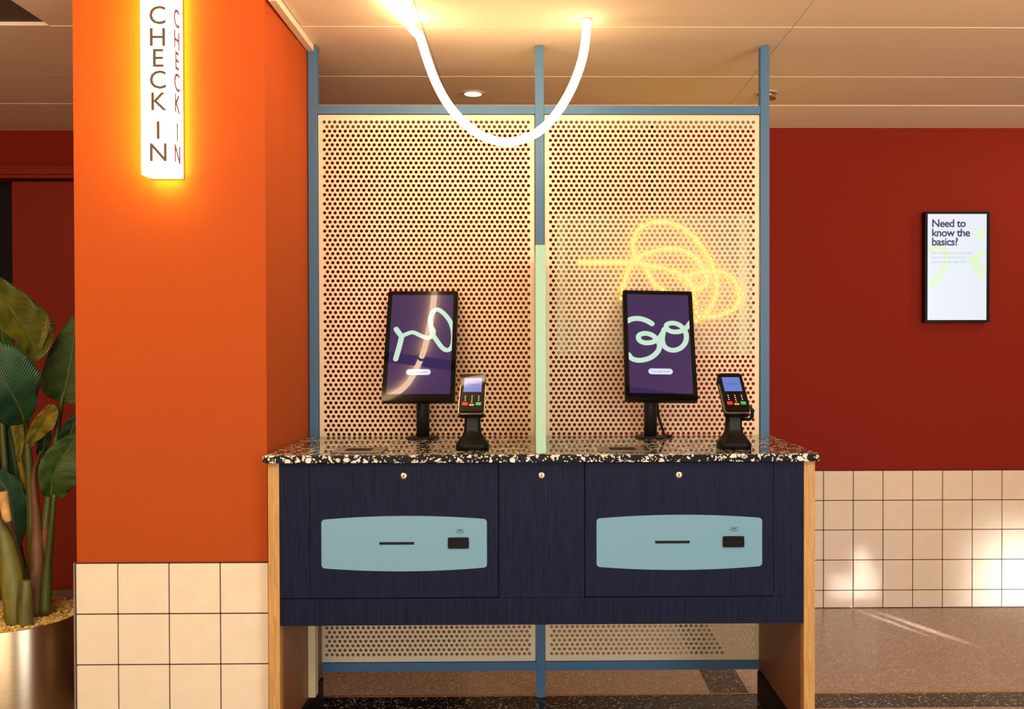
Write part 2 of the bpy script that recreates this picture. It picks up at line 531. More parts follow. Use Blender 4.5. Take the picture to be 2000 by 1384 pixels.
def text_mesh(name, s, size, m, parent, loc, rot=(PI / 2, 0, 0), align='CENTER', ext=0.0006, offset=0.0, spacing=1.0, sx=1.0, local=False, line=1.0):
    key = (s, size, align, ext, offset, spacing, line)
    if key not in _txt:
        cu = bpy.data.curves.new('text', 'FONT')
        cu.body = s
        cu.size = size
        cu.align_x = align
        cu.extrude = ext
        cu.offset = offset
        cu.space_character = spacing
        cu.space_line = line
        cu.resolution_u = 3
        to = bpy.data.objects.new('text', cu)
        COL.objects.link(to)
        bpy.context.view_layer.update()
        me = bpy.data.meshes.new_from_object(to.evaluated_get(bpy.context.evaluated_depsgraph_get()))
        bpy.data.objects.remove(to)
        bpy.data.curves.remove(cu)
        me.materials.clear()
        _txt[key] = me
    me = _txt[key].copy()
    me.name = name
    me.materials.append(m)
    o = link(name, me, parent)
    L = Vector(loc)
    if parent is not None and not local:
        L = L - wloc(parent)
    o.location = L
    o.rotation_euler = rot
    o.scale = (sx, 1, 1)
    return o


def at(px, py, y):
    """point on the vertical plane at distance y seen at photo pixel (px, py); used for the freehand shapes"""
    d = CAM_M.to_3x3() @ Vector(((px - CXP) / FPX, -(py - CYP) / FPX, -1.0))
    t = y / d.y
    return Vector((d.x * t, y, EYE + d.z * t))


# ------------------------------------------------------------------ the setting: floor
CEIL = 2.300
floor = box('floor', -3.6, 4.2, -4.0, 5.2, -0.06, 0.0, M['floor_back'])
tag(floor, 'brown speckled terrazzo floor of the lobby', 'floor', kind='structure')
box('inlay_strip', -3.55, 4.15, 3.136, 3.258, 0.0002, 0.0012, M['floor_black'], floor)
box('inlay_strip', 0.634, 0.770, 3.266, 4.325, 0.0002, 0.0012, M['floor_black'], floor)
box('inlay_strip', -0.735, 0.79, 2.60, 3.135, 0.0002, 0.0012, M['floor_black'], floor)
box('brass_strip', -3.55, 4.15, 3.259, 3.2655, 0.0002, 0.003, M['brass'], floor)

# ------------------------------------------------------------------ walls
YW = 4.33
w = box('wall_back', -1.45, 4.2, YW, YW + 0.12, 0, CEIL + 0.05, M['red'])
tag(w, 'deep red back wall with a low band of tiles', 'wall', kind='structure')
box('grout_bed', -1.45, 4.15, YW - 0.006, YW, 0.0, 0.651, M['grout'], w)
zrow = [0.0015, 0.0842, 0.2275, 0.3695, 0.5091, 0.6497]
tile_me = None
shared = {}
for k in range(-12, 12):
    x0 = 1.3676 + 0.1411 * k + 0.0019
    x1 = x0 + 0.1411 - 0.0038
    for r in range(5):
        h = zrow[r + 1] - zrow[r] - 0.0038
        key = (r == 0)
        if r not in shared:
            o = box('tile', 0, x1 - x0, 0, 0.0085, 0, h, M['tile2'], None, bevel=0.0012)
            shared[r] = o.data
            o.parent = w
        else:
            o = link('tile', shared[r], w)
        o.location = (x0, YW - 0.0105 + random.uniform(-0.0003, 0.0003), zrow[r] + 0.0019)

# pillar
pv = [(-1.3651, 2.765), (-0.7972, 2.765), (-0.7858, 3.40), (-1.3651, 3.40)]
v = [(x, y, 0) for x, y in pv] + [(x, y, CEIL + 0.05) for x, y in pv]
p = mesh('wall_pillar', v, BOXF, M['orange'])
tag(p, 'orange painted pillar with cream tiles around its foot', 'wall', kind='structure')
box('grout_bed', -1.3651, -0.7945, 2.7595, 2.766, 0, 0.5995, M['grout'], p)
box('tile_edge_trim', -1.3705, -1.3655, 2.7535, 3.39, 0, 0.6005, M['tiletrim'], p)
cols = [(-1.3625, -1.2415), (-1.2379, -1.0896), (-1.0860, -0.9374), (-0.9338, -0.7935)]
rows = [(0.0, 0.1415), (0.1455, 0.2935), (0.2975, 0.4452), (0.4492, 0.597)]
for x0, x1 in cols:
    for z0, z1 in rows:
        box('tile', x0, x1, 2.7545, 2.761, z0, z1, M['tile'], p, bevel=0.0012)
sx0 = -0.7968
for i in range(4):          # the tiled band turns the corner
    for z0, z1 in rows:
        a = 2.770 + i * 0.152
        xs = sx0 + (a - 2.765) * 0.018
        box('tile', xs - 0.004, xs + 0.0075, a, a + 0.148, z0, z1, M['tile'], p)

# left: a recess with a painted door behind the plant
YL = 4.55
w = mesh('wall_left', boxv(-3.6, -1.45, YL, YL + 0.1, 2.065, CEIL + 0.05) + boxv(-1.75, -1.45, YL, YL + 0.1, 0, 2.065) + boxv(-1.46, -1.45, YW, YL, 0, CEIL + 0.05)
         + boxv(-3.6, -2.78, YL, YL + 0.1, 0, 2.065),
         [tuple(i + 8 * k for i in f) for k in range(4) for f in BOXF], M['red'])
tag(w, 'dark red wall of the recess left of the pillar', 'wall', kind='structure')
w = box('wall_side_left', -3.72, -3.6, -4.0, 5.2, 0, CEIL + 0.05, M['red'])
tag(w, 'plain red side wall at the left end of the lobby', 'wall', kind='structure')
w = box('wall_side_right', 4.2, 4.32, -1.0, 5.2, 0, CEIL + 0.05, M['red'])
tag(w, 'plain red side wall at the right end of the lobby', 'wall', kind='structure')
d = box('door_1', -2.565, -1.75, YL + 0.03, YL + 0.07, 0.02, 2.055, M['reddoor'])
tag(d, 'flat red painted door behind the potted plant', 'door', kind='structure')
box('door_frame', -2.80, -1.55, YL - 0.03, YL - 0.001, 2.062, 2.122, M['reddoor'], d, bevel=0.003)
box('door_frame', -2.80, -1.55, YL - 0.045, YL - 0.03, 2.078, 2.108, M['reddoor'], d, bevel=0.003)
box('dark_gap', -3.2, -2.3, YL + 0.2, YL + 0.22, 0, 2.25, M['dark'], d)
b = box('baseboard_left', -2.56, -1.46, YL - 0.015, YL - 0.001, 0, 0.05, mat('brown_skirting', (0.16, 0.09, 0.07), 0.5))
tag(b, 'low brown skirting under the red door', 'baseboard', kind='structure')

# ------------------------------------------------------------------ ceiling
c = box('ceiling', -3.6, 4.2, -1.5, 5.2, CEIL + 0.012, CEIL + 0.08, M['ceiljoint'])
tag(c, 'pale ceiling of large rectangular panels above the counter', 'ceiling', kind='structure')
xe = [-0.362 + 1.2265 * k for k in range(-3, 5)]
ye = [0.30, 0.865, 1.43, 1.933]
ye2 = [1.933, 2.498, 3.063, 3.6235, 4.046]


def cpanel(x0, x1, y0, y1, z=CEIL, m=None):
    return box('ceiling_panel', x0 + 0.0012, x1 - 0.0012, y0 + 0.0008, y1 - 0.0008, z, z + 0.012, m or M['ceil'], c)


HX0, HX1, HY0, HY1 = -2.45, -1.590, 2.55, 3.063       # the open hatch
for i in range(len(xe) - 1):
    for yl in (ye, ye2):
        for j in range(len(yl) - 1):
            x0, x1, y0, y1 = xe[i], xe[i + 1], yl[j], yl[j + 1]
            if yl is ye2 and i == 1 and j == 1:         # panel with the hatch in its right part
                cpanel(x0, HX0, y0, y1)
                cpanel(HX0, HX1, y0, HY0)
                continue
            cpanel(x0, x1, y0, y1, CEIL - (0.0018 * (j - 1) if yl is ye2 and j > 1 and i > 1 else 0.0))
# back strips
for i in range(3):
    cpanel(xe[i], min(xe[i + 1], -1.46), 4.046, YL + 0.02, CEIL - (0.0018 if i < 2 else 0.0054))
v = boxv(-1.455, 4.2, 4.0475, YW + 0.0, 0, 0.01)
v = [(x, y, (CEIL - 0.0075 if y < 4.2 else 2.262) + z) for x, y, z in v]
mesh('ceiling_border_panel', v, BOXF, M['ceil'], c)
chy = lambda x: 2.055 - 0.2 * (x + 0.55)
mesh('ceiling_channel', [(x, chy(x) + d_, z) for z in (CEIL - 0.0012, CEIL - 0.0002) for x, d_ in ((-2.6, -0.035), (2.6, -0.035), (2.6, 0.035), (-2.6, 0.035))], BOXF, M['slot'], c)
# hatch: recessed pan
box('hatch_panel', HX0, HX1, HY0, HY1 - 0.001, CEIL + 0.035, CEIL + 0.045, M['ceil'], c)
box('hatch_lip', HX0, HX1 + 0.002, HY1 - 0.001, HY1 + 0.001, CEIL, CEIL + 0.034, M['tile'], c)
lathe('hatch_vent', [(0.026, 0), (0.030, 0.004), (0.030, 0.012)], (-1.712, 3.005, CEIL + 0.0235), M['slotdark'], c, 24)
t = box('trim_1', -0.7862, -0.764, 2.768, 3.241, 2.274, CEIL - 0.0035, M['ceil'])
tag(t, 'narrow ceiling trim along the top of the pillar side', 'trim', kind='structure')


def downlight(x, y, lit, label, tilt=0.0):
    t = thing('downlight', (x, y, CEIL), label, 'ceiling light', None)
    v, f = [], []
    n = 32
    for rr, zz in ((0.047, -0.0005), (0.047, -0.005), (0.036, -0.005), (0.036, -0.0008)):
        for k in range(n):
            a = 2 * PI * k / n
            v.append((rr * math.cos(a), rr * math.sin(a), zz))
    for i in range(3):
        for k in range(n):
            f.append((i * n + k, (i + 1) * n + k, (i + 1) * n + (k + 1) % n, i * n + (k + 1) % n))
    mesh('ring', v, f, M['spotring'], t, smooth=False, local=True)
    o = lathe('lens', [(0.0355, -0.004), (0.0355, -0.001)], (0, 0, 0), M['lit_spot'] if lit else M['spotring'], t, 28, local=True)
    if tilt:
        o.rotation_euler = (0.0, tilt, 0)
        o.location = (0, 0, -0.012)
        gi = lathe('gimbal', [(0.034, -0.010), (0.041, -0.009), (0.041, -0.003), (0.034, -0.002)], (0, 0, 0), M['silver'], t, 28, local=True)
        gi.rotation_euler = (0.0, tilt, 0)
        gi.location = (0, 0, -0.008)
    return t


CEIL = 2.2964
downlight(-0.2475, 3.861, True, 'lit round downlight in the ceiling above the left screen panel')
downlight(0.979, 3.851, False, 'tilted round downlight with silver ring behind the right blue post', 0.3)

CEIL = 2.300
# ------------------------------------------------------------------ partition: blue frame with two perforated panels
ps = thing('partition_screen', (0.025, 3.258, 0), 'blue framed room divider with two cream perforated metal panels behind the counter', 'divider')
YP0, YP1 = 3.242, 3.274
for x0, x1 in ((-0.7852, -0.7535), (0.0092, 0.0402), (0.8025, 0.8343)):
    box('post', x0, x1, YP0, YP1, 0.0015, CEIL - 0.007, M['blue'], ps, bevel=0.0012)
for x0, x1 in ((-0.7533, 0.0090), (0.0404, 0.8023)):
    box('top_rail', x0, x1, YP0 + 0.001, YP1 - 0.001, 2.0565, 2.0855, M['blue'], ps, bevel=0.0012)
    box('bottom_rail', x0, x1, YP0 + 0.001, YP1 - 0.001, 0.0960, 0.1265, M['blue'], ps, bevel=0.0012)


def perforated(width, z0, z1, pitch, hr, ncol, rows, zfirst, th):
    """real round holes: every hexagonal cell carries a ring of twelve points"""
    rp = pitch * math.sqrt(3) / 2
    R = pitch / math.sqrt(3)
    margin = (width - (ncol - 1) * pitch) / 2
    hexa = [math.radians(30 + 60 * k) for k in range(6)]
    ring = [math.radians(30 * k) for k in range(12)]
    V, Fc, Wl = [], [], []
    for j in range(rows):
        odd = j % 2
        zc = zfirst + j * rp
        for i in range(ncol - odd):
            xc = margin + i * pitch + odd * pitch / 2
            b0 = len(V)
            V += [(xc + R * math.cos(a), zc + R * math.sin(a)) for a in hexa]
            V += [(xc + hr * math.cos(a), zc + hr * math.sin(a)) for a in ring]
            for k in range(6):
                r0, r1, r2 = b0 + 6 + (2 * k + 1) % 12, b0 + 6 + (2 * k + 2) % 12, b0 + 6 + (2 * k + 3) % 12
                c0, c1 = b0 + k, b0 + (k + 1) % 6
                Fc += [(c0, r1, r0), (c0, c1, r1), (c1, r2, r1)]
            for k in range(12):
                Wl.append((b0 + 6 + k, b0 + 6 + (k + 1) % 12))
        if odd:                                       # half cells at both ends
            for xe_, s in ((margin - pitch / 2, 1), (margin + (ncol - 0.5) * pitch, -1)):
                b0 = len(V)
                V += [(xe_, zc - R), (xe_ + s * pitch / 2, zc - R / 2), (xe_ + s * pitch / 2, zc + R / 2), (xe_, zc + R)]
                Fc.append((b0, b0 + 1, b0 + 2, b0 + 3) if s > 0 else (b0 + 3, b0 + 2, b0 + 1, b0))
    xa, xb = margin - pitch / 2, margin + (ncol - 0.5) * pitch
    za, zb = zfirst - R, zfirst + (rows - 1) * rp + R
    for zz, s in ((za, 1), (zb, -1)):                 # triangles between the first / last tips
        for i in range(ncol + 1):
            x = margin - pitch / 2 + i * pitch
            b0 = len(V)
            xl, xr = max(x - pitch / 2, xa), min(x + pitch / 2, xb)
            V += [(xl, zz), (xr, zz), (x, zz + s * R / 2)]
            Fc.append((b0, b0 + 1, b0 + 2) if s > 0 else (b0 + 1, b0, b0 + 2))
    for x0, x1, q0, q1 in ((0, xa, z0, z1), (xb, width, z0, z1), (xa, xb, z0, za), (xa, xb, zb, z1)):
        b0 = len(V)
        V += [(x0, q0), (x1, q0), (x1, q1), (x0, q1)]
        Fc.append((b0, b0 + 1, b0 + 2, b0 + 3))
    n = len(V)
    verts = [(x, 0, z) for x, z in V] + [(x, th, z) for x, z in V]
    faces = list(Fc) + [tuple(i + n for i in reversed(f)) for f in Fc]
    faces += [(a, b_, b_ + n, a + n) for a, b_ in Wl]
    b0 = len(verts)
    verts += boxv(0, width, 0, th, z0, z1)
    faces += [tuple(b0 + i for i in f) for f in (BOXF[0], BOXF[1], BOXF[3], BOXF[5])]
    me = bpy.data.meshes.new('perforated_panel')
    me.from_pydata(verts, [], faces)
    me.materials.append(M['cream'])
    return me


pm = perforated(0.7575, 0.1285, 2.0545, 0.01835, 0.0061, 40, 119, 0.154, 0.003)
for x in (-0.7512, 0.0424):
    o = link('perforated_panel', pm, ps)
    o.location = (x - 0.025, 3.250 - 3.258, 0)

# ------------------------------------------------------------------ neon sign behind the right panel
YN = 4.255
ns = thing('neon_sign', (0.555, YN, 1.19), 'yellow squiggle neon sign on clear acrylic behind the right perforated panel', 'neon sign')
a0, a1 = at(1085, 694, YN), at(1470, 416, YN)
box('acrylic_sheet', a0.x, a1.x, YN, YN + 0.006, a0.z, a1.z, M['acrylic'], ns)
for px in (1097, 1452):
    q = at(px, 550, YN)
    box('acrylic_edge_block', q.x - 0.018, q.x + 0.018, YN + 0.0065, YN + 0.03, a0.z, a1.z, M['acrylicedge'], ns)
box('sign_conduit', 0.548, 0.562, YN + 0.03, YN + 0.05, a1.z, CEIL - 0.03, M['black'], ns)
for sx_, sz_ in ((0.04, 0.04), (0.96, 0.04), (0.04, 0.96), (0.96, 0.96)):
    qx, qz = a0.x + (a1.x - a0.x) * sx_, a0.z + (a1.z - a0.z) * sz_
    tube('standoff', [(qx, YN + 0.0065, qz), (qx, YW - 0.0005, qz)], 0.008, M['silver'], ns, 10)
strokes = [
    [(1130, 513), (1180, 513), (1235, 513), (1280, 520), (1325, 533), (1348, 550), (1356, 575), (1360, 605), (1361, 630)],
    [(1243, 507), (1236, 480), (1247, 447), (1285, 433), (1325, 441), (1358, 466), (1383, 500), (1398, 535), (1399, 570), (1388, 602), (1362, 621)],
    [(1213, 590), (1217, 560), (1228, 527), (1250, 500), (1290, 488), (1330, 488), (1358, 503), (1377, 530), (1380, 552), (1365, 562), (1340, 553)],
    [(1262, 518), (1268, 538), (1282, 557), (1302, 571), (1320, 590)],
    [(1325, 543), (1360, 533), (1400, 530), (1428, 541), (1443, 572), (1438, 598), (1410, 614), (1375, 620), (1352, 624)],
]
for s_ in strokes:
    pts = catmull([at(x, y, YN - 0.016) for x, y in s_], 8)
    tube('neon_tube', pts, 0.0075, M['neon'], ns, 8)

# ------------------------------------------------------------------ counter: cabinet, worktop, fin
cb = thing('counter_cabinet', (0.025, 2.97, 0), 'navy stained check-in counter cabinet with oak side panels', 'counter')
YC = 2.712
ZT = 0.9035
box('side_panel', -0.7800, -0.7472, YC, 3.236, 0.0015, ZT - 0.0005, M['oak'], cb, bevel=0.001)
box('side_panel', 0.8008, 0.8335, YC, 3.236, 0.0015, ZT - 0.0005, M['oak'], cb, bevel=0.001)
box('inner_board', -0.7471, -0.7440, YC + 0.024, 3.236, 0.0016, 0.4203, M['walnut'], cb)
box('inner_board', 0.7975, 0.8007, YC + 0.024, 3.236, 0.0016, 0.4203, M['walnut'], cb)
tag(box('plinth', -0.7439, -0.736, YC + 0.02, 3.22, 0.0015, 0.085, M['black'], cb))
tag(box('plinth', 0.7865, 0.7974, YC + 0.02, 3.22, 0.0015, 0.100, M['black'], cb))
box('carcass', -0.7468, 0.8004, YC + 0.024, 3.16, 0.424, ZT - 0.001, M['navygap'], cb)
box('stile', -0.7468, -0.6588, YC + 0.003, YC + 0.022, 0.5025, ZT - 0.001, M['navy'], cb, bevel=0.0006)
box('stile', 0.7115, 0.8004, YC + 0.003, YC + 0.022, 0.5005, ZT - 0.001, M['navy'], cb, bevel=0.0006)
ctr = box('center_panel', -0.1018, 0.1508, YC + 0.003, YC + 0.022, 0.5010, ZT - 0.001, M['navy'], cb, bevel=0.0006)
box('bottom_rail', -0.7468, 0.8004, YC + 0.003, YC + 0.022, 0.4205, 0.5000, M['navy'], cb, bevel=0.0006)
box('bottom_board', -0.7468, 0.8004, YC + 0.0225, 3.16, 0.4205, 0.4235, M['navy'], cb)


def lock(x, z, parent):
    v, f = [], []
    o = lathe('lock', [(0.0098, 0), (0.0098, 0.003), (0.0082, 0.0042), (0.0, 0.0044)], (0, 0, 0), M['lock'], None, 24)
    o.data.transform(Matrix.Rotation(PI / 2, 4, 'X'))
    k = bmesh.new()
    k.from_mesh(o.data)
    # keyhole: a disc and a bar, dark
    n0 = len(k.faces)
    cv = [k.verts.new((0.0022 * math.cos(t * PI / 6), -0.0047, 0.0012 + 0.0022 * math.sin(t * PI / 6))) for t in range(12)]
    f1 = k.faces.new(cv)
    bv = [k.verts.new(q) for q in ((-0.0011, -0.00472, 0.001), (-0.0015, -0.00472, -0.0042), (0.0015, -0.00472, -0.0042), (0.0011, -0.00472, 0.001))]
    f2 = k.faces.new(bv)
    f1.material_index = f2.material_index = 1
    k.to_mesh(o.data)
    k.free()
    o.data.materials.append(M['slotdark'])
    o.parent = parent
    o.location = Vector((x, YC + 0.0029, z)) - wloc(parent)
    return o


def bulged(x0, x1, z0, z1, bulge, r):
    p = rrect(x0, x1, z0, z1, r, 6)
    out = []
    cx = (x0 + x1) / 2
    hw = (x1 - x0) / 2 - r
    # insert points along the long edges
    top = [(cx + hw * (1 - 2 * k / 16), z1) for k in range(1, 16)]
    bot = [(cx - hw * (1 - 2 * k / 16), z0) for k in range(1, 16)]
    p = p[:7] + top + p[7:21] + bot + p[21:]
    for x, z in p:
        u = max(-1, min(1, (x - cx) / ((x1 - x0) / 2)))
        g = bulge * (1 - u * u)
        w_ = (z - (z0 + z1) / 2) / ((z1 - z0) / 2)
        out.append((x, z + g * w_))
    return out


def door(x0, x1, px0, px1, sl, rd, lk, icon):
    d = box('door', x0, x1, YC, YC + 0.021, 0.5035, 0.8995, M['navy'], cb, bevel=0.0006)
    prism_xz('face_plate', bulged(px0, px1, 0.5925, 0.7345, 0.0105, 0.009), YC - 0.0025, YC - 0.0001, M['plate'], d)
    box('receipt_slot', sl[0], sl[1], YC - 0.0029, YC - 0.0026, 0.6605, 0.6685, M['slotdark'], d)
    x0_, x1_ = rd
    prism_xz('card_reader', rrect(x0_, x1_, 0.6490, 0.6815, 0.004), YC - 0.0075, YC - 0.0026, M['black'], d, bevel=0.0008)
    box('card_slot', x0_ + 0.006, x1_ - 0.006, YC - 0.0078, YC - 0.0076, 0.6625, 0.6660, M['slotdark'], d)
    # small card-with-arrow pictogram
    ix, iz = icon
    vv, ff = [], []
    for a, b_, c_, e in ((0, 0.019, 0.0105, 0.0115), (0, 0.019, 0, 0.001), (0.018, 0.019, 0, 0.0115), (0, 0.0012, 0, 0.0115), (0.005, 0.0125, 0.0068, 0.0088), (0.0062, 0.0075, 0.003, 0.0068), (0.0105, 0.0118, 0.003, 0.0068), (-0.006, -0.001, 0.0050, 0.0062)):
        n0 = len(vv)
        vv += boxv(ix + a, ix + b_, YC - 0.0028, YC - 0.0026, iz + c_, iz + e)
        ff += [tuple(n0 + i for i in f) for f in BOXF]
    tag(mesh('card_pictogram', vv, ff, M['navygap'], d), 'tiny dark card insertion pictogram')
    lock(lk, 0.8627, d)
    return d


door(-0.6570, -0.1040, -0.6230, -0.1370, (-0.4530, -0.3510), (-0.2515, -0.1900), -0.3815, (-0.2245, 0.6940))
door(0.1530, 0.7097, 0.1862, 0.6760, (0.3590, 0.4615), (0.5590, 0.6222), 0.4303, (0.5845, 0.6960))
lock(0.0243, 0.8627, cb)

wt = box('worktop', -0.7880, 0.8388, 2.690, 3.2415, ZT, 0.9265, M['worktop'], bevel=0.0015)
tag(wt, 'polished black and white terrazzo worktop lying on the navy cabinet', 'worktop')

fin = box('divider_fin', 0.0072, 0.0380, 2.6985, 3.2412, 0.9270, 1.5396, M['mint'], bevel=0.003)
tag(fin, 'mint green upright fin dividing the two kiosks on the worktop', 'divider')

dc = box('cable_duct', -0.7437, -0.7205, 3.035, 3.077, 0.0855, 0.4195, M['duct'], bevel=0.001)
tag(dc, 'cream vertical cable duct under the counter at the left oak panel', 'cable duct')

# flush scanner pads on the worktop
for x0, label in ((-0.6015, 'dark flat scanner pad on the worktop left of the left screen'), (0.1985, 'dark flat scanner pad on the worktop left of the right screen')):
    s = thing('scanner_pad', (x0 + 0.075, 2.80, 0.9265), label, 'scanner', 'scanner pads on the worktop')
    box('plate', x0, x0 + 0.152, 2.738, 2.866, 0.9267, 0.9305, M['bronze'], s, bevel=0.001)
    box('scanner_window', x0 + 0.034, x0 + 0.112, 2.772, 2.832, 0.9306, 0.9312, M['slotdark'], s)


# ------------------------------------------------------------------ kiosk monitors
def monitor(x, pole_dx, label, graphic, roll=0.0, cable=False):
    tilt = math.radians(23.8)
    t = thing('kiosk_monitor', (x + pole_dx, 3.172, 0.9266), label, 'monitor', 'check-in monitors on the worktop')
    lathe('foot', [(0.056, 0), (0.056, 0.004), (0.050, 0.0065), (0.024, 0.0075)], (0, 0, 0), M['blackmatt'], t, 40, local=True)
    lathe('pole', [(0.0222, 0.0078), (0.0222, 0.205)], (0, 0, 0), M['blackmatt'], t, 32, local=True)
    R = Matrix.Translation((-pole_dx, 3.05 - 3.172, 1.0630 - 0.9266)) @ Matrix.Rotation(roll, 4, 'Y') @ Matrix.Rotation(-tilt, 4, 'X')
    # panel frame: origin at the middle of the lower front edge, x right, y back, z up
    W, H = 0.2415, 0.406
    hx = W / 2

    def put(o):
        o.matrix_local = R
        return o
    hs = put(prism_xz('housing', rrect(-hx, hx, 0, H, 0.006), 0.0012, 0.028, M['black'], t, local=True, bevel=0.001))
    bz = 0.0148
    # bezel as a frame standing slightly proud of the screen
    outer = rrect(-hx, hx, 0, H, 0.006)
    inner = [(max(-hx + bz, min(hx - bz, x_)), max(0.0235, min(H - bz, z_))) for x_, z_ in outer]
    n = len(outer)
    vv = [(x_, 0.0, z_) for x_, z_ in outer] + [(x_, 0.0, z_) for x_, z_ in inner] + [(x_, 0.0012, z_) for x_, z_ in outer] + [(x_, 0.0012, z_) for x_, z_ in inner]
    ff = [(i, (i + 1) % n, n + (i + 1) % n, n + i) for i in range(n)] + [(i, 2 * n + i, 2 * n + (i + 1) % n, (i + 1) % n) for i in range(n)] + \
         [(n + i, n + (i + 1) % n, 3 * n + (i + 1) % n, 3 * n + i) for i in range(n)]
    put(mesh('bezel', vv, ff, M['bezel'], t, local=True))
    sc = put(box('screen', -hx + bz - 0.003, hx - bz + 0.003, 0.0008, 0.0012, 0.0205, H - bz + 0.003, M['scr'], t, local=True))
    sw, sh, s0 = W - 2 * bz, H - bz - 0.0235, 0.0235
    S = lambda u, v_: (-hx + bz + u * sw, s0 + v_ * sh)
    graphic(sc, S, sw)
    pz = S(0.5, 0.5)
    return t, R


def pill(sc, S, u, v_, wd=0.082, hg=0.021):
    cx, cz = S(u, v_)
    p_ = rrect(cx - wd / 2, cx + wd / 2, cz - hg / 2, cz + hg / 2, hg / 2 - 0.0003, 8)
    mesh('screen_button', [(a, 0.0005, b_) for a, b_ in p_], [tuple(range(len(p_)))], M['scrpill'], sc, local=True)
    text_mesh('button_text', 'Tap to get started', 0.0082, M['scrtext'], sc, (cx, 0.00035, cz - 0.0025), ext=0.0, local=True)


def g_left(sc, S, sw):
    # freehand letters, running under the right bezel
    ribbon('screen_script', [S(*q) for q in ((0.095, 0.645), (0.15, 0.60), (0.185, 0.57), (0.175, 0.52), (0.15, 0.44), (0.115, 0.345))], 0.0180, 0.00055, M['scrmint'], sc)
    ribbon('screen_script', [S(*q) for q in ((0.20, 0.575), (0.28, 0.60), (0.37, 0.612), (0.47, 0.585), (0.56, 0.562), (0.62, 0.555), (0.68, 0.58), (0.70, 0.62), (0.67, 0.66))], 0.0145, 0.0005, M['scrmint'], sc)
    ribbon('screen_script', [S(*q) for q in ((0.635, 0.745), (0.65, 0.79), (0.69, 0.835), (0.76, 0.845), (0.86, 0.80), (0.95, 0.73), (1.0, 0.655), (1.02, 0.56), (1.0, 0.465), (0.93, 0.432), (0.85, 0.455), (0.76, 0.525), (0.68, 0.60), (0.65, 0.68), (0.635, 0.745))], 0.0158, 0.00045, M['scrmint'], sc)
    pill(sc, S, 0.485, 0.215)


def g_right(sc, S, sw):
    wd = 0.0190
    ribbon('screen_script', [S(*q) for q in ((-0.02, 0.715), (0.08, 0.742), (0.20, 0.745), (0.31, 0.725), (0.39, 0.695))], wd, 0.00055, M['scrmint'], sc)
    ribbon('screen_script', [S(*q) for q in ((0.0, 0.375), (0.06, 0.335), (0.18, 0.322), (0.33, 0.345), (0.45, 0.40), (0.50, 0.465), (0.47, 0.53), (0.385, 0.578), (0.28, 0.595), (0.19, 0.58), (0.165, 0.548), (0.20, 0.513), (0.29, 0.498), (0.40, 0.51), (0.50, 0.55), (0.56, 0.60), (0.585, 0.638))], wd * 0.94, 0.0005, M['scrmint'], sc)
    ribbon('screen_script', [S(*q) for q in ((0.565, 0.60), (0.55, 0.53), (0.58, 0.465), (0.68, 0.43), (0.80, 0.44), (0.90, 0.49), (0.94, 0.56), (0.92, 0.63), (0.84, 0.685), (0.74, 0.705), (0.65, 0.695), (0.62, 0.665), (0.66, 0.63), (0.75, 0.615), (0.86, 0.625), (0.95, 0.66), (1.02, 0.715))], wd * 0.92, 0.00045, M['scrmint'], sc)
    pill(sc, S, 0.50, 0.215)


monitor(-0.3811, 0.002, 'black tilted kiosk monitor with mint script at the left on the worktop', g_left)
t2, R2 = monitor(0.4268, -0.022, 'black tilted kiosk monitor with mint loops at the right on the worktop', g_right, roll=0.02)
tube('cable', catmull([(0.012, 0.024, 0.20), (0.022, 0.018, 0.15), (0.028, 0.010, 0.08), (0.040, 0.006, 0.035), (0.052, 0.000, 0.006), (0.075, 0.004, 0.0055)], 8), 0.0045, M['black'], t2, 8, local=True)


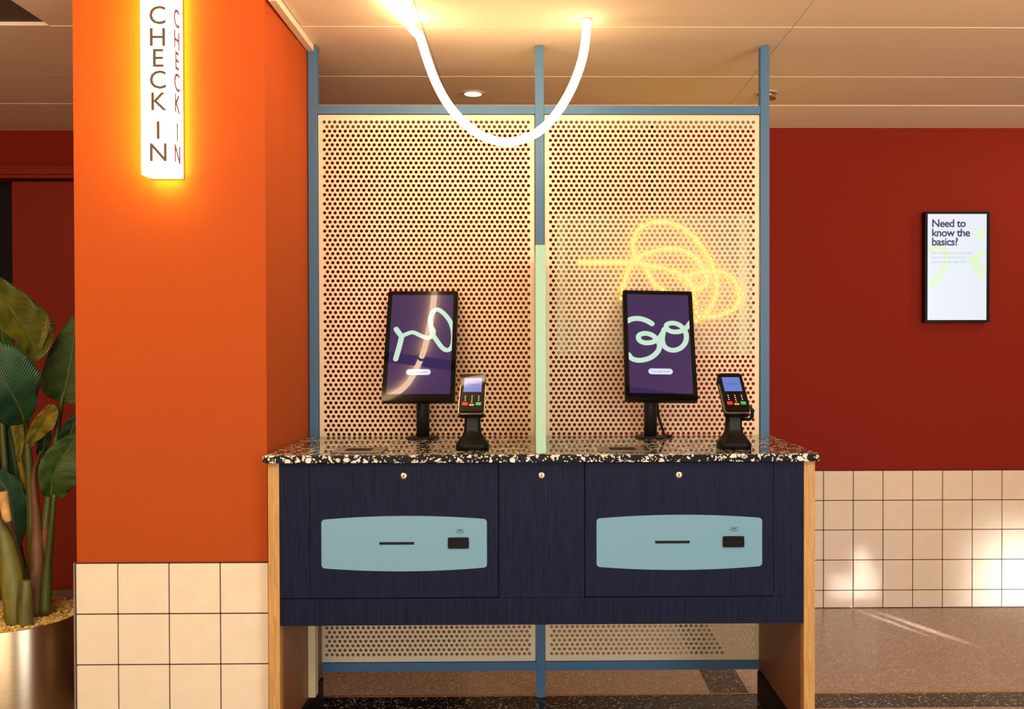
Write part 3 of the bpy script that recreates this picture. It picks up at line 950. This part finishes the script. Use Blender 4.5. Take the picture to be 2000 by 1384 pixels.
# ------------------------------------------------------------------ card terminals
def terminal(x, label, roll=0.0):
    t = thing('card_terminal', (x, 2.835, 0.9266), label, 'card terminal', 'card terminals on the worktop')
    # stand: rounded rectangular sections lofted upwards
    secs = [(0.0, 0.0505, 0.0450, 0), (0.016, 0.0505, 0.0450, 0), (0.020, 0.0485, 0.0430, 0), (0.034, 0.0385, 0.0330, 0), (0.048, 0.0285, 0.0240, 0.002),
            (0.070, 0.0250, 0.0200, 0.003), (0.095, 0.0245, 0.0190, 0.004), (0.108, 0.0290, 0.0210, 0.004), (0.122, 0.0350, 0.0240, 0.002), (0.150, 0.0360, 0.0260, 0.0)]
    n = 28
    v, f = [], []
    for z, a, b_, dy in secs:
        for k in range(n):
            an = 2 * PI * k / n
            cx, sy_ = math.cos(an), math.sin(an)
            e = 0.55
            v.append((a * math.copysign(abs(cx) ** e, cx), dy + b_ * math.copysign(abs(sy_) ** e, sy_), z))
    for i in range(len(secs) - 1):
        for k in range(n):
            f.append((i * n + k, i * n + (k + 1) % n, (i + 1) * n + (k + 1) % n, (i + 1) * n + k))
    f.append(tuple(range(n - 1, -1, -1)))
    f.append(tuple((len(secs) - 1) * n + k for k in range(n)))
    mesh('stand', v, f, M['black'], t, smooth=True, local=True)
    box('stand_front_plate', -0.0165, 0.0165, -0.0195, -0.0150, 0.046, 0.104, M['blackmatt'], t, bevel=0.001, local=True)
    tilt = math.radians(50)
    R = Matrix.Translation((0, 2.77 - 2.835, 1.0475 - 0.9266)) @ Matrix.Rotation(roll, 4, 'Y') @ Matrix.Rotation(-tilt, 4, 'X')
    W, H = 0.0765, 0.170
    hx = W / 2

    def put(o):
        o.matrix_local = R
        return o
    put(prism_xz('terminal_body', rrect(-hx, hx, 0, H, 0.010), 0.002, 0.030, M['black'], t, local=True, bevel=0.003))
    put(prism_xz('silver_edge', rrect(-hx - 0.0016, hx + 0.0016, -0.0016, H * 0.78, 0.011), 0.0060, 0.0110, M['silver'], t, local=True))
    fp = put(prism_xz('front_glass', rrect(-hx + 0.001, hx - 0.001, 0.001, H - 0.001, 0.010), 0.0, 0.0021, M['bezel'], t, local=True))
    s = put(box('screen', -0.0275, 0.0275, -0.0004, -0.0001, 0.086, 0.150, M['tscr'], t, local=True))
    text_mesh('screen_text', 'Tervetuloa', 0.0085, M['ttext'], s, (0, -0.0006, 0.116), ext=0.0, local=True)
    kp = put(box('keypad', -0.031, 0.031, -0.0003, -0.0001, 0.016, 0.078, M['bezel'], t, local=True))
    for cx in (-0.0205, 0.0, 0.0205):
        for r in range(4):
            if r == 3 and cx != 0: continue
            z = 0.0665 - r * 0.0088
            mesh('digit_key', [(cx + 0.0019 * math.cos(k * PI / 4), -0.0005, z + 0.0023 * math.sin(k * PI / 4)) for k in range(8)], [tuple(range(8))], M['keydot'], kp, local=True)
    prism_xz('red_key', rrect(-0.0285, -0.0125, 0.026, 0.0395, 0.002, 3), -0.0012, -0.0003, M['keyred'], kp, local=True)
    prism_xz('yellow_key', rrect(-0.0075, 0.0075, 0.0245, 0.0318, 0.002, 3), -0.0012, -0.0003, M['keyyellow'], kp, local=True)
    prism_xz('green_key', rrect(0.0125, 0.0285, 0.026, 0.0395, 0.002, 3), -0.0012, -0.0003, M['keygreen'], kp, local=True)
    return t


terminal(-0.1865, 'black card terminal on its stand right of the left monitor', 0.0)
t2 = terminal(0.6190, 'black card terminal with a looped bracket right of the right monitor')
pth = [(0.012, -0.012, 0.128), (0.050, -0.012, 0.126), (0.055, -0.012, 0.118), (0.055, -0.010, 0.098), (0.047, -0.010, 0.090), (0.010, -0.010, 0.092)]
tube('bracket', pth, 0.0052, M['black'], t2, 10, local=True)

# ------------------------------------------------------------------ hanging glowing tube
tl = thing('glowing_tube_light', (0.175, 2.995, CEIL), 'white glowing flexible tube light looping down from the ceiling before the panels', 'light')
pix = [(1145, 42), (1143.5, 80), (1133, 130), (1110, 185), (1077, 234), (1040, 264), (995, 277), (950, 269), (910, 243), (876, 205), (851, 160), (833, 112), (820, 72)]
path = [at(x, y, 2.995) for x, y in pix]
path = [Vector((path[0].x, 2.995, CEIL - 0.004))] + path[1:]
path += [Vector((-0.383, 3.005, 2.266)), Vector((-0.405, 2.93, 2.278)), Vector((-0.432, 2.78, 2.280)), Vector((-0.462, 2.50, 2.280)), Vector((-0.500, 2.30, 2.280)), Vector((-0.556, 2.10, 2.280)), Vector((-0.655, 1.90, 2.280)), Vector((-0.79, 1.80, 2.280)), Vector((-1.0, 1.72, 2.28))]
tube('tube', catmull(path, 8), 0.0138, M['lit_tube'], tl, 16)
lathe('end_cap', [(0.019, -0.004), (0.019, -0.0004)], (0.175, 2.995, CEIL), M['spotring'], tl, 24)
for q in (Vector((-0.556, 2.10, 2.280)), Vector((-0.432, 2.78, 2.280))):
    tube('clip', [q + Vector((0.002, 0.008, 0)), q + Vector((-0.002, -0.008, 0))], 0.0155, M['black'] if q.y < 2.5 else M['lit_tube'], tl, 14)

# ------------------------------------------------------------------ CHECK IN light box
sg = thing('check_in_sign', (-1.086, 2.73, 1.99), 'glowing white box sign with the vertical words CHECK IN on the orange pillar', 'sign')
SX0, SX1, SY0, SY1, SZ0, SZ1 = -1.1335, -1.0395, 2.690, 2.760, 1.7435, 2.285
box('added_halo_strip', SX0 + 0.002, SX1 - 0.002, 2.7435, 2.7598, SZ0 + 0.002, SZ1, M['lit_halo'], sg)  # added glowing strip behind the box, there to light the wall around it
lb = box('light_box', SX0, SX1, SY0, 2.743, SZ0, SZ1, M['lit_sign'], sg)
lb.data.materials.append(M['lit_sign_side'])
for p_ in lb.data.polygons:
    if p_.normal.y > -0.5: p_.material_index = 1 if p_.normal.x > 0.5 else 2
lb.data.materials.append(M['lit_sign_hot'])
box('back_plate', SX0 + 0.001, SX1 + 0.0015, SY1 + 0.0002, 2.7648, SZ0 - 0.001, SZ1, M['signmetal'], sg)
for ch, px in zip('CHECKIN', (26.5, 69.5, 110.5, 153, 195.5, 252, 295.5)):
    z = 2.2037 - (px - 26.5) * 0.001471 - 0.0262
    text_mesh('front_letter', ch, 0.0745, M['signletter'], sg, (-1.084, SY0 - 0.0006, z), ext=0.0005, offset=0.0003)
    text_mesh('side_letter', ch, 0.0745, M['signletter2'], sg, (SX1 + 0.0006, 2.7165, z), rot=(PI / 2, 0, PI / 2), ext=0.0005, offset=0.0008, sx=0.85)

# ------------------------------------------------------------------ wall display
tv = thing('wall_display', (1.985, 4.31, 1.6), 'black framed portrait display reading Need to know the basics on the red wall', 'display')
TX0, TX1, TZ0, TZ1, TY = 1.8325, 2.1360, 1.3470, 1.8638, 4.290
box('housing', TX0, TX1, TY + 0.001, TY + 0.034, TZ0, TZ1, M['black'], tv, bevel=0.001)
box('wall_mount', TX0 + 0.08, TX1 - 0.08, TY + 0.0342, YW - 0.0002, TZ0 + 0.12, TZ1 - 0.12, M['black'], tv)
for a in ((TX0, TX0 + 0.012, TZ0, TZ1), (TX1 - 0.014, TX1, TZ0, TZ1), (TX0 + 0.012, TX1 - 0.014, TZ0, TZ0 + 0.0105), (TX0 + 0.012, TX1 - 0.014, TZ1 - 0.0115, TZ1)):
    box('bezel', a[0], a[1], TY - 0.0022, TY + 0.0009, a[2], a[3], M['black'], tv)
scx0, scx1 = TX0 + 0.012, TX1 - 0.014
scr = box('screen', scx0 - 0.001, scx1 + 0.001, TY + 0.0002, TY + 0.0009, TZ0 + 0.0095, TZ1 - 0.0105, M['tvscr'], tv)
tvp = lambda px, py: (lambda q: (q.x, q.z))(at(px, py, TY))
for i, (s, by) in enumerate((('Need to', 443), ('know the', 461.3), ('basics?', 479))):
    q = at(1819.5, by, TY)
    text_mesh('screen_text', s, 0.0505, M['tvnavy'], scr, (q.x, TY - 0.0004, q.z), align='LEFT', ext=0.0, offset=0.0011, spacing=0.93)
for s, by in (('Get clued up on everything', 496), ('about the hotel and the', 504.5), ('guests usually right here', 513)):
    q = at(1819.5, by, TY)
    text_mesh('screen_text', s, 0.0170, M['tvgrey'], scr, (q.x, TY - 0.0004, q.z), align='LEFT', ext=0.0)
wrib = 0.029
w0 = wloc(scr)
for pts in (((1818.5, 555), (1828, 548), (1842, 528), (1850, 505), (1845, 490), (1832, 484), (1818.5, 487)),
            ((1920, 452), (1914, 456), (1907, 463)),
            ((1920, 494), (1912, 498), (1905, 508), (1909, 519), (1920, 523)),
            ((1896, 505), (1903, 518), (1911, 531), (1920, 541))):
    ribbon('screen_swoosh', [tvp(*q) for q in pts], wrib, TY + 0.00005, M['tvlime'], scr, local=False)

# ------------------------------------------------------------------ potted plant
PX, PY, PZ, PR = -1.702, 3.02, 0.372, 0.214
pl = thing('potted_plant', (PX, PY, 0), 'tall broad-leaved plant in a brushed golden metal pot left of the pillar', 'plant')
lathe('pot', [(PR - 0.004, 0.001), (PR, 0.004), (PR, PZ - 0.002), (PR - 0.001, PZ), (PR - 0.006, PZ), (PR - 0.007, PZ - 0.03)], (PX, PY, 0), M['steel'], pl, 72)
lathe('soil', [(PR - 0.0075, -0.04), (PR - 0.0075, -0.016)], (PX, PY, PZ), M['soil'], pl, 40)
# gravel: small stones, one joined part
ico = bmesh.new()
bmesh.ops.create_icosphere(ico, subdivisions=1, radius=1.0)
iv = [v_.co.copy() for v_ in ico.verts]
itri = [tuple(l.index for l in f_.verts) for f_ in ico.faces]
ico.free()
gv, gf = [], []
rg = random.Random(3)
for k in range(2100):
    a, rr = rg.uniform(0, 2 * PI), (PR - 0.014) * math.sqrt(rg.random())
    s = rg.uniform(0.005, 0.0095)
    pos = Vector((PX + rr * math.cos(a), PY + rr * math.sin(a), PZ - 0.012 + rg.uniform(0, 0.016) * (1 - 0.4 * rr / PR)))
    rot = Matrix.Rotation(rg.uniform(0, 6), 3, 'Z') @ Matrix.Rotation(rg.uniform(0, 6), 3, 'X')
    sc_ = Vector((s * rg.uniform(0.8, 1.5), s * rg.uniform(0.7, 1.1), s * rg.uniform(0.5, 0.9)))
    n0 = len(gv)
    for q in iv:
        gv.append(pos + rot @ Vector((q.x * sc_.x, q.y * sc_.y, q.z * sc_.z)))
    gf += [tuple(n0 + i for i in t_) for t_ in itri]
tag(mesh('gravel', gv, gf, M['gravel'], pl), kind='stuff')


def stem(name, pts, rad, m, seg=10):
    P = [at(x, y, yy) for x, y, yy in pts]
    n = 6
    path_ = catmull(P, n)
    rr = []
    for i in range(len(path_)):
        u = i / (len(path_) - 1) * (len(rad) - 1)
        a = int(min(u, len(rad) - 2))
        rr.append(rad[a] + (rad[a + 1] - rad[a]) * (u - a))
    return tube(name, path_, rr, m, pl, seg)


def leaf(mid, left, right, m, fold=0.15, name='leaf', wave=0.006):
    """mid: (px,py,y) along the midrib base to tip; left/right: half widths in px at the same stations, measured square to the rib in view"""
    P = catmull([at(*q) for q in mid], 6)
    N = len(P)
    ip = lambda arr, u: arr[int(min(u * (len(arr) - 1), len(arr) - 2))] + (arr[int(min(u * (len(arr) - 1), len(arr) - 2)) + 1] - arr[int(min(u * (len(arr) - 1), len(arr) - 2))]) * (u * (len(arr) - 1) - int(min(u * (len(arr) - 1), len(arr) - 2)))
    v, f, uv = [], [], []
    K = 5
    for i in range(N):
        u = i / (N - 1)
        t = (P[min(i + 1, N - 1)] - P[max(i - 1, 0)]).normalized()
        view = Vector((P[i].x, P[i].y, P[i].z - EYE)).normalized()
        s = t.cross(view).normalized()
        up = s.cross(t).normalized()
        if up.y > 0: up = -up
        px2m = P[i].y / FPX
        for k in range(-K, K + 1):
            hw = ip(right, u) if k > 0 else ip(left, u)
            q = P[i] + s * (k / K * hw * px2m) + up * (fold * abs(k / K) * hw * px2m + wave * math.sin(9 * u * PI + k) * abs(k / K))
            v.append(q)
            uv.append((u * 2.2 - abs(k / K) * 0.35, k / K * 0.3))
    L = 2 * K + 1
    for i in range(N - 1):
        for k in range(L - 1):
            f.append((i * L + k, i * L + k + 1, (i + 1) * L + k + 1, (i + 1) * L + k))
    o = mesh(name, v, f, m, pl, smooth=True)
    ul = o.data.uv_layers.new(name='UVMap')
    for lp in o.data.loops:
        ul.data[lp.index].uv = uv[lp.vertex_index]
    sd = o.modifiers.new('solid', 'SOLIDIFY')
    sd.thickness = 0.0012
    # midrib
    tube('midrib', [p_ for p_ in P], [0.0045 * (1 - 0.75 * i / (N - 1)) for i in range(N)], M['stem'], o, 6)
    return o


# stems rising from the gravel (photo-measured courses, each at its own depth)
stem('stem', [(76, 1196, 3.02), (84, 1080, 3.03), (100, 930, 3.05), (112, 840, 3.06), (121, 780, 3.06), (134, 715, 3.07)], [0.026, 0.017, 0.012, 0.0095, 0.008, 0.006], M['stem'])
stem('stem', [(88, 1196, 2.99), (94, 1100, 2.98), (101, 1030, 2.96), (106, 965, 2.94)], [0.019, 0.012, 0.0085, 0.0065], M['stem'])
stem('stem', [(66, 1195, 3.05), (64, 1080, 3.06), (60, 960, 3.06), (55, 880, 3.05), (49, 820, 3.04), (35, 760, 3.00)], [0.024, 0.018, 0.013, 0.011, 0.0095, 0.006], M['stem'])
stem('stem', [(66, 1190, 3.10), (62, 1060, 3.12), (50, 960, 3.12), (36, 880, 3.10), (22, 820, 3.08)], [0.018, 0.013, 0.010, 0.009, 0.007], M['leafgold'])
stem('stem', [(60, 1190, 3.13), (20, 1000, 3.15), (8, 880, 3.15), (2, 760, 3.15), (6, 690, 3.12)], [0.018, 0.014, 0.011, 0.009, 0.006], M['stem'])
stem('sheath', [(70, 1200, 3.00), (73, 1100, 3.01), (71, 1010, 3.02), (66, 930, 3.03), (80, 880, 3.02)], [0.033, 0.024, 0.014, 0.010, 0.003], M['sheath'])
stem('sheath', [(78, 1200, 3.03), (85, 1100, 3.03), (90, 1030, 3.03)], [0.030, 0.022, 0.012], M['sheath'])
stem('cut_stem', [(34, 1205, 3.00), (37, 1130, 2.99), (24, 1055, 2.98), (14, 1018, 2.97)], [0.024, 0.018, 0.016, 0.0145], M['sheath'])
stem('cut_stem_tip', [(14, 1018, 2.97), (9, 985, 2.965), (5, 960, 2.96)], [0.0143, 0.0140, 0.0155], M['cut'])
stem('sheath', [(33, 1222, 2.93), (24, 1140, 2.93), (10, 1060, 2.93), (-3, 1010, 2.93)], [0.032, 0.034, 0.026, 0.006], M['sheathgreen'], 14)
stem('stump', [(50, 1222, 2.91), (49, 1175, 2.91), (51, 1132, 2.91)], [0.023, 0.0235, 0.0145], M['sheathgreen'], 14)

# leaves
leaf([(-25, 545, 3.10), (0, 575, 3.08), (30, 615, 3.05), (55, 650, 3.01), (66, 685, 2.96), (56, 705, 2.93)], [40, 46, 46, 42, 34, 28, 22, 14, 3], [12, 24, 34, 42, 47, 48, 36, 16, 3], M['leafmid'], 0.10)
leaf([(92, 626, 3.00), (88, 650, 2.99), (75, 690, 2.97)], [3, 6, 2], [4, 5, 2], M['leafgold'], 0.2)
leaf([(4, 700, 3.11), (6, 670, 3.12), (2, 640, 3.12), (-8, 610, 3.13)], [16, 18, 16, 4], [12, 14, 12, 4], M['leaf'], 0.1)
leaf([(48, 824, 2.98), (38, 795, 2.93), (15, 755, 2.87), (-20, 710, 2.84), (-60, 660, 2.84)], [8, 30, 62, 60, 4], [22, 50, 62, 52, 4], M['leafdark'], 0.12)
leaf([(121, 785, 3.06), (128, 760, 3.06), (137, 715, 3.07), (144, 660, 3.09), (150, 610, 3.11)], [12, 56, 70, 71, 56, 40, 28, 14, 2], [10, 34, 44, 46, 44, 38, 28, 14, 2], M['leaf'], 0.15)
leaf([(58, 870, 3.04), (70, 845, 3.02), (86, 820, 3.00), (97, 800, 3.00), (101, 788, 3.0)], [3, 14, 22, 18, 4], [3, 14, 16, 10, 3], M['leafgold'], 0.35)
leaf([(35, 900, 3.05), (38, 860, 3.03), (36, 830, 3.01), (40, 800, 3.0)], [4, 9, 9, 3], [3, 7, 8, 3], M['leafgold'], 0.3)
leaf([(100, 968, 2.94), (104, 935, 2.91), (118, 900, 2.90), (140, 868, 2.91), (158, 845, 2.93)], [18, 34, 44, 53, 52, 34, 16, 4], [12, 20, 28, 32, 30, 24, 14, 3], M['leaf'], 0.2)
leaf([(112, 925, 3.05), (124, 880, 3.05), (140, 840, 3.06), (158, 800, 3.08)], [6, 18, 22, 4], [6, 16, 18, 4], M['leafdark'], 0.4)
leaf([(30, 1075, 3.10), (28, 1030, 3.08), (22, 985, 3.06), (5, 945, 3.05), (-25, 915, 3.05)], [4, 22, 30, 26, 4], [5, 26, 34, 28, 4], M['leafdark'], 0.12)
leaf([(40, 975, 3.17), (32, 930, 3.17), (24, 880, 3.17), (14, 830, 3.17)], [8, 24, 30, 6], [6, 20, 22, 6], M['leafdark'], 0.1)
leaf([(78, 905, 3.16), (84, 880, 3.16), (88, 850, 3.16), (92, 828, 3.16)], [4, 10, 12, 3], [4, 12, 12, 3], M['leafdark'], 0.1)
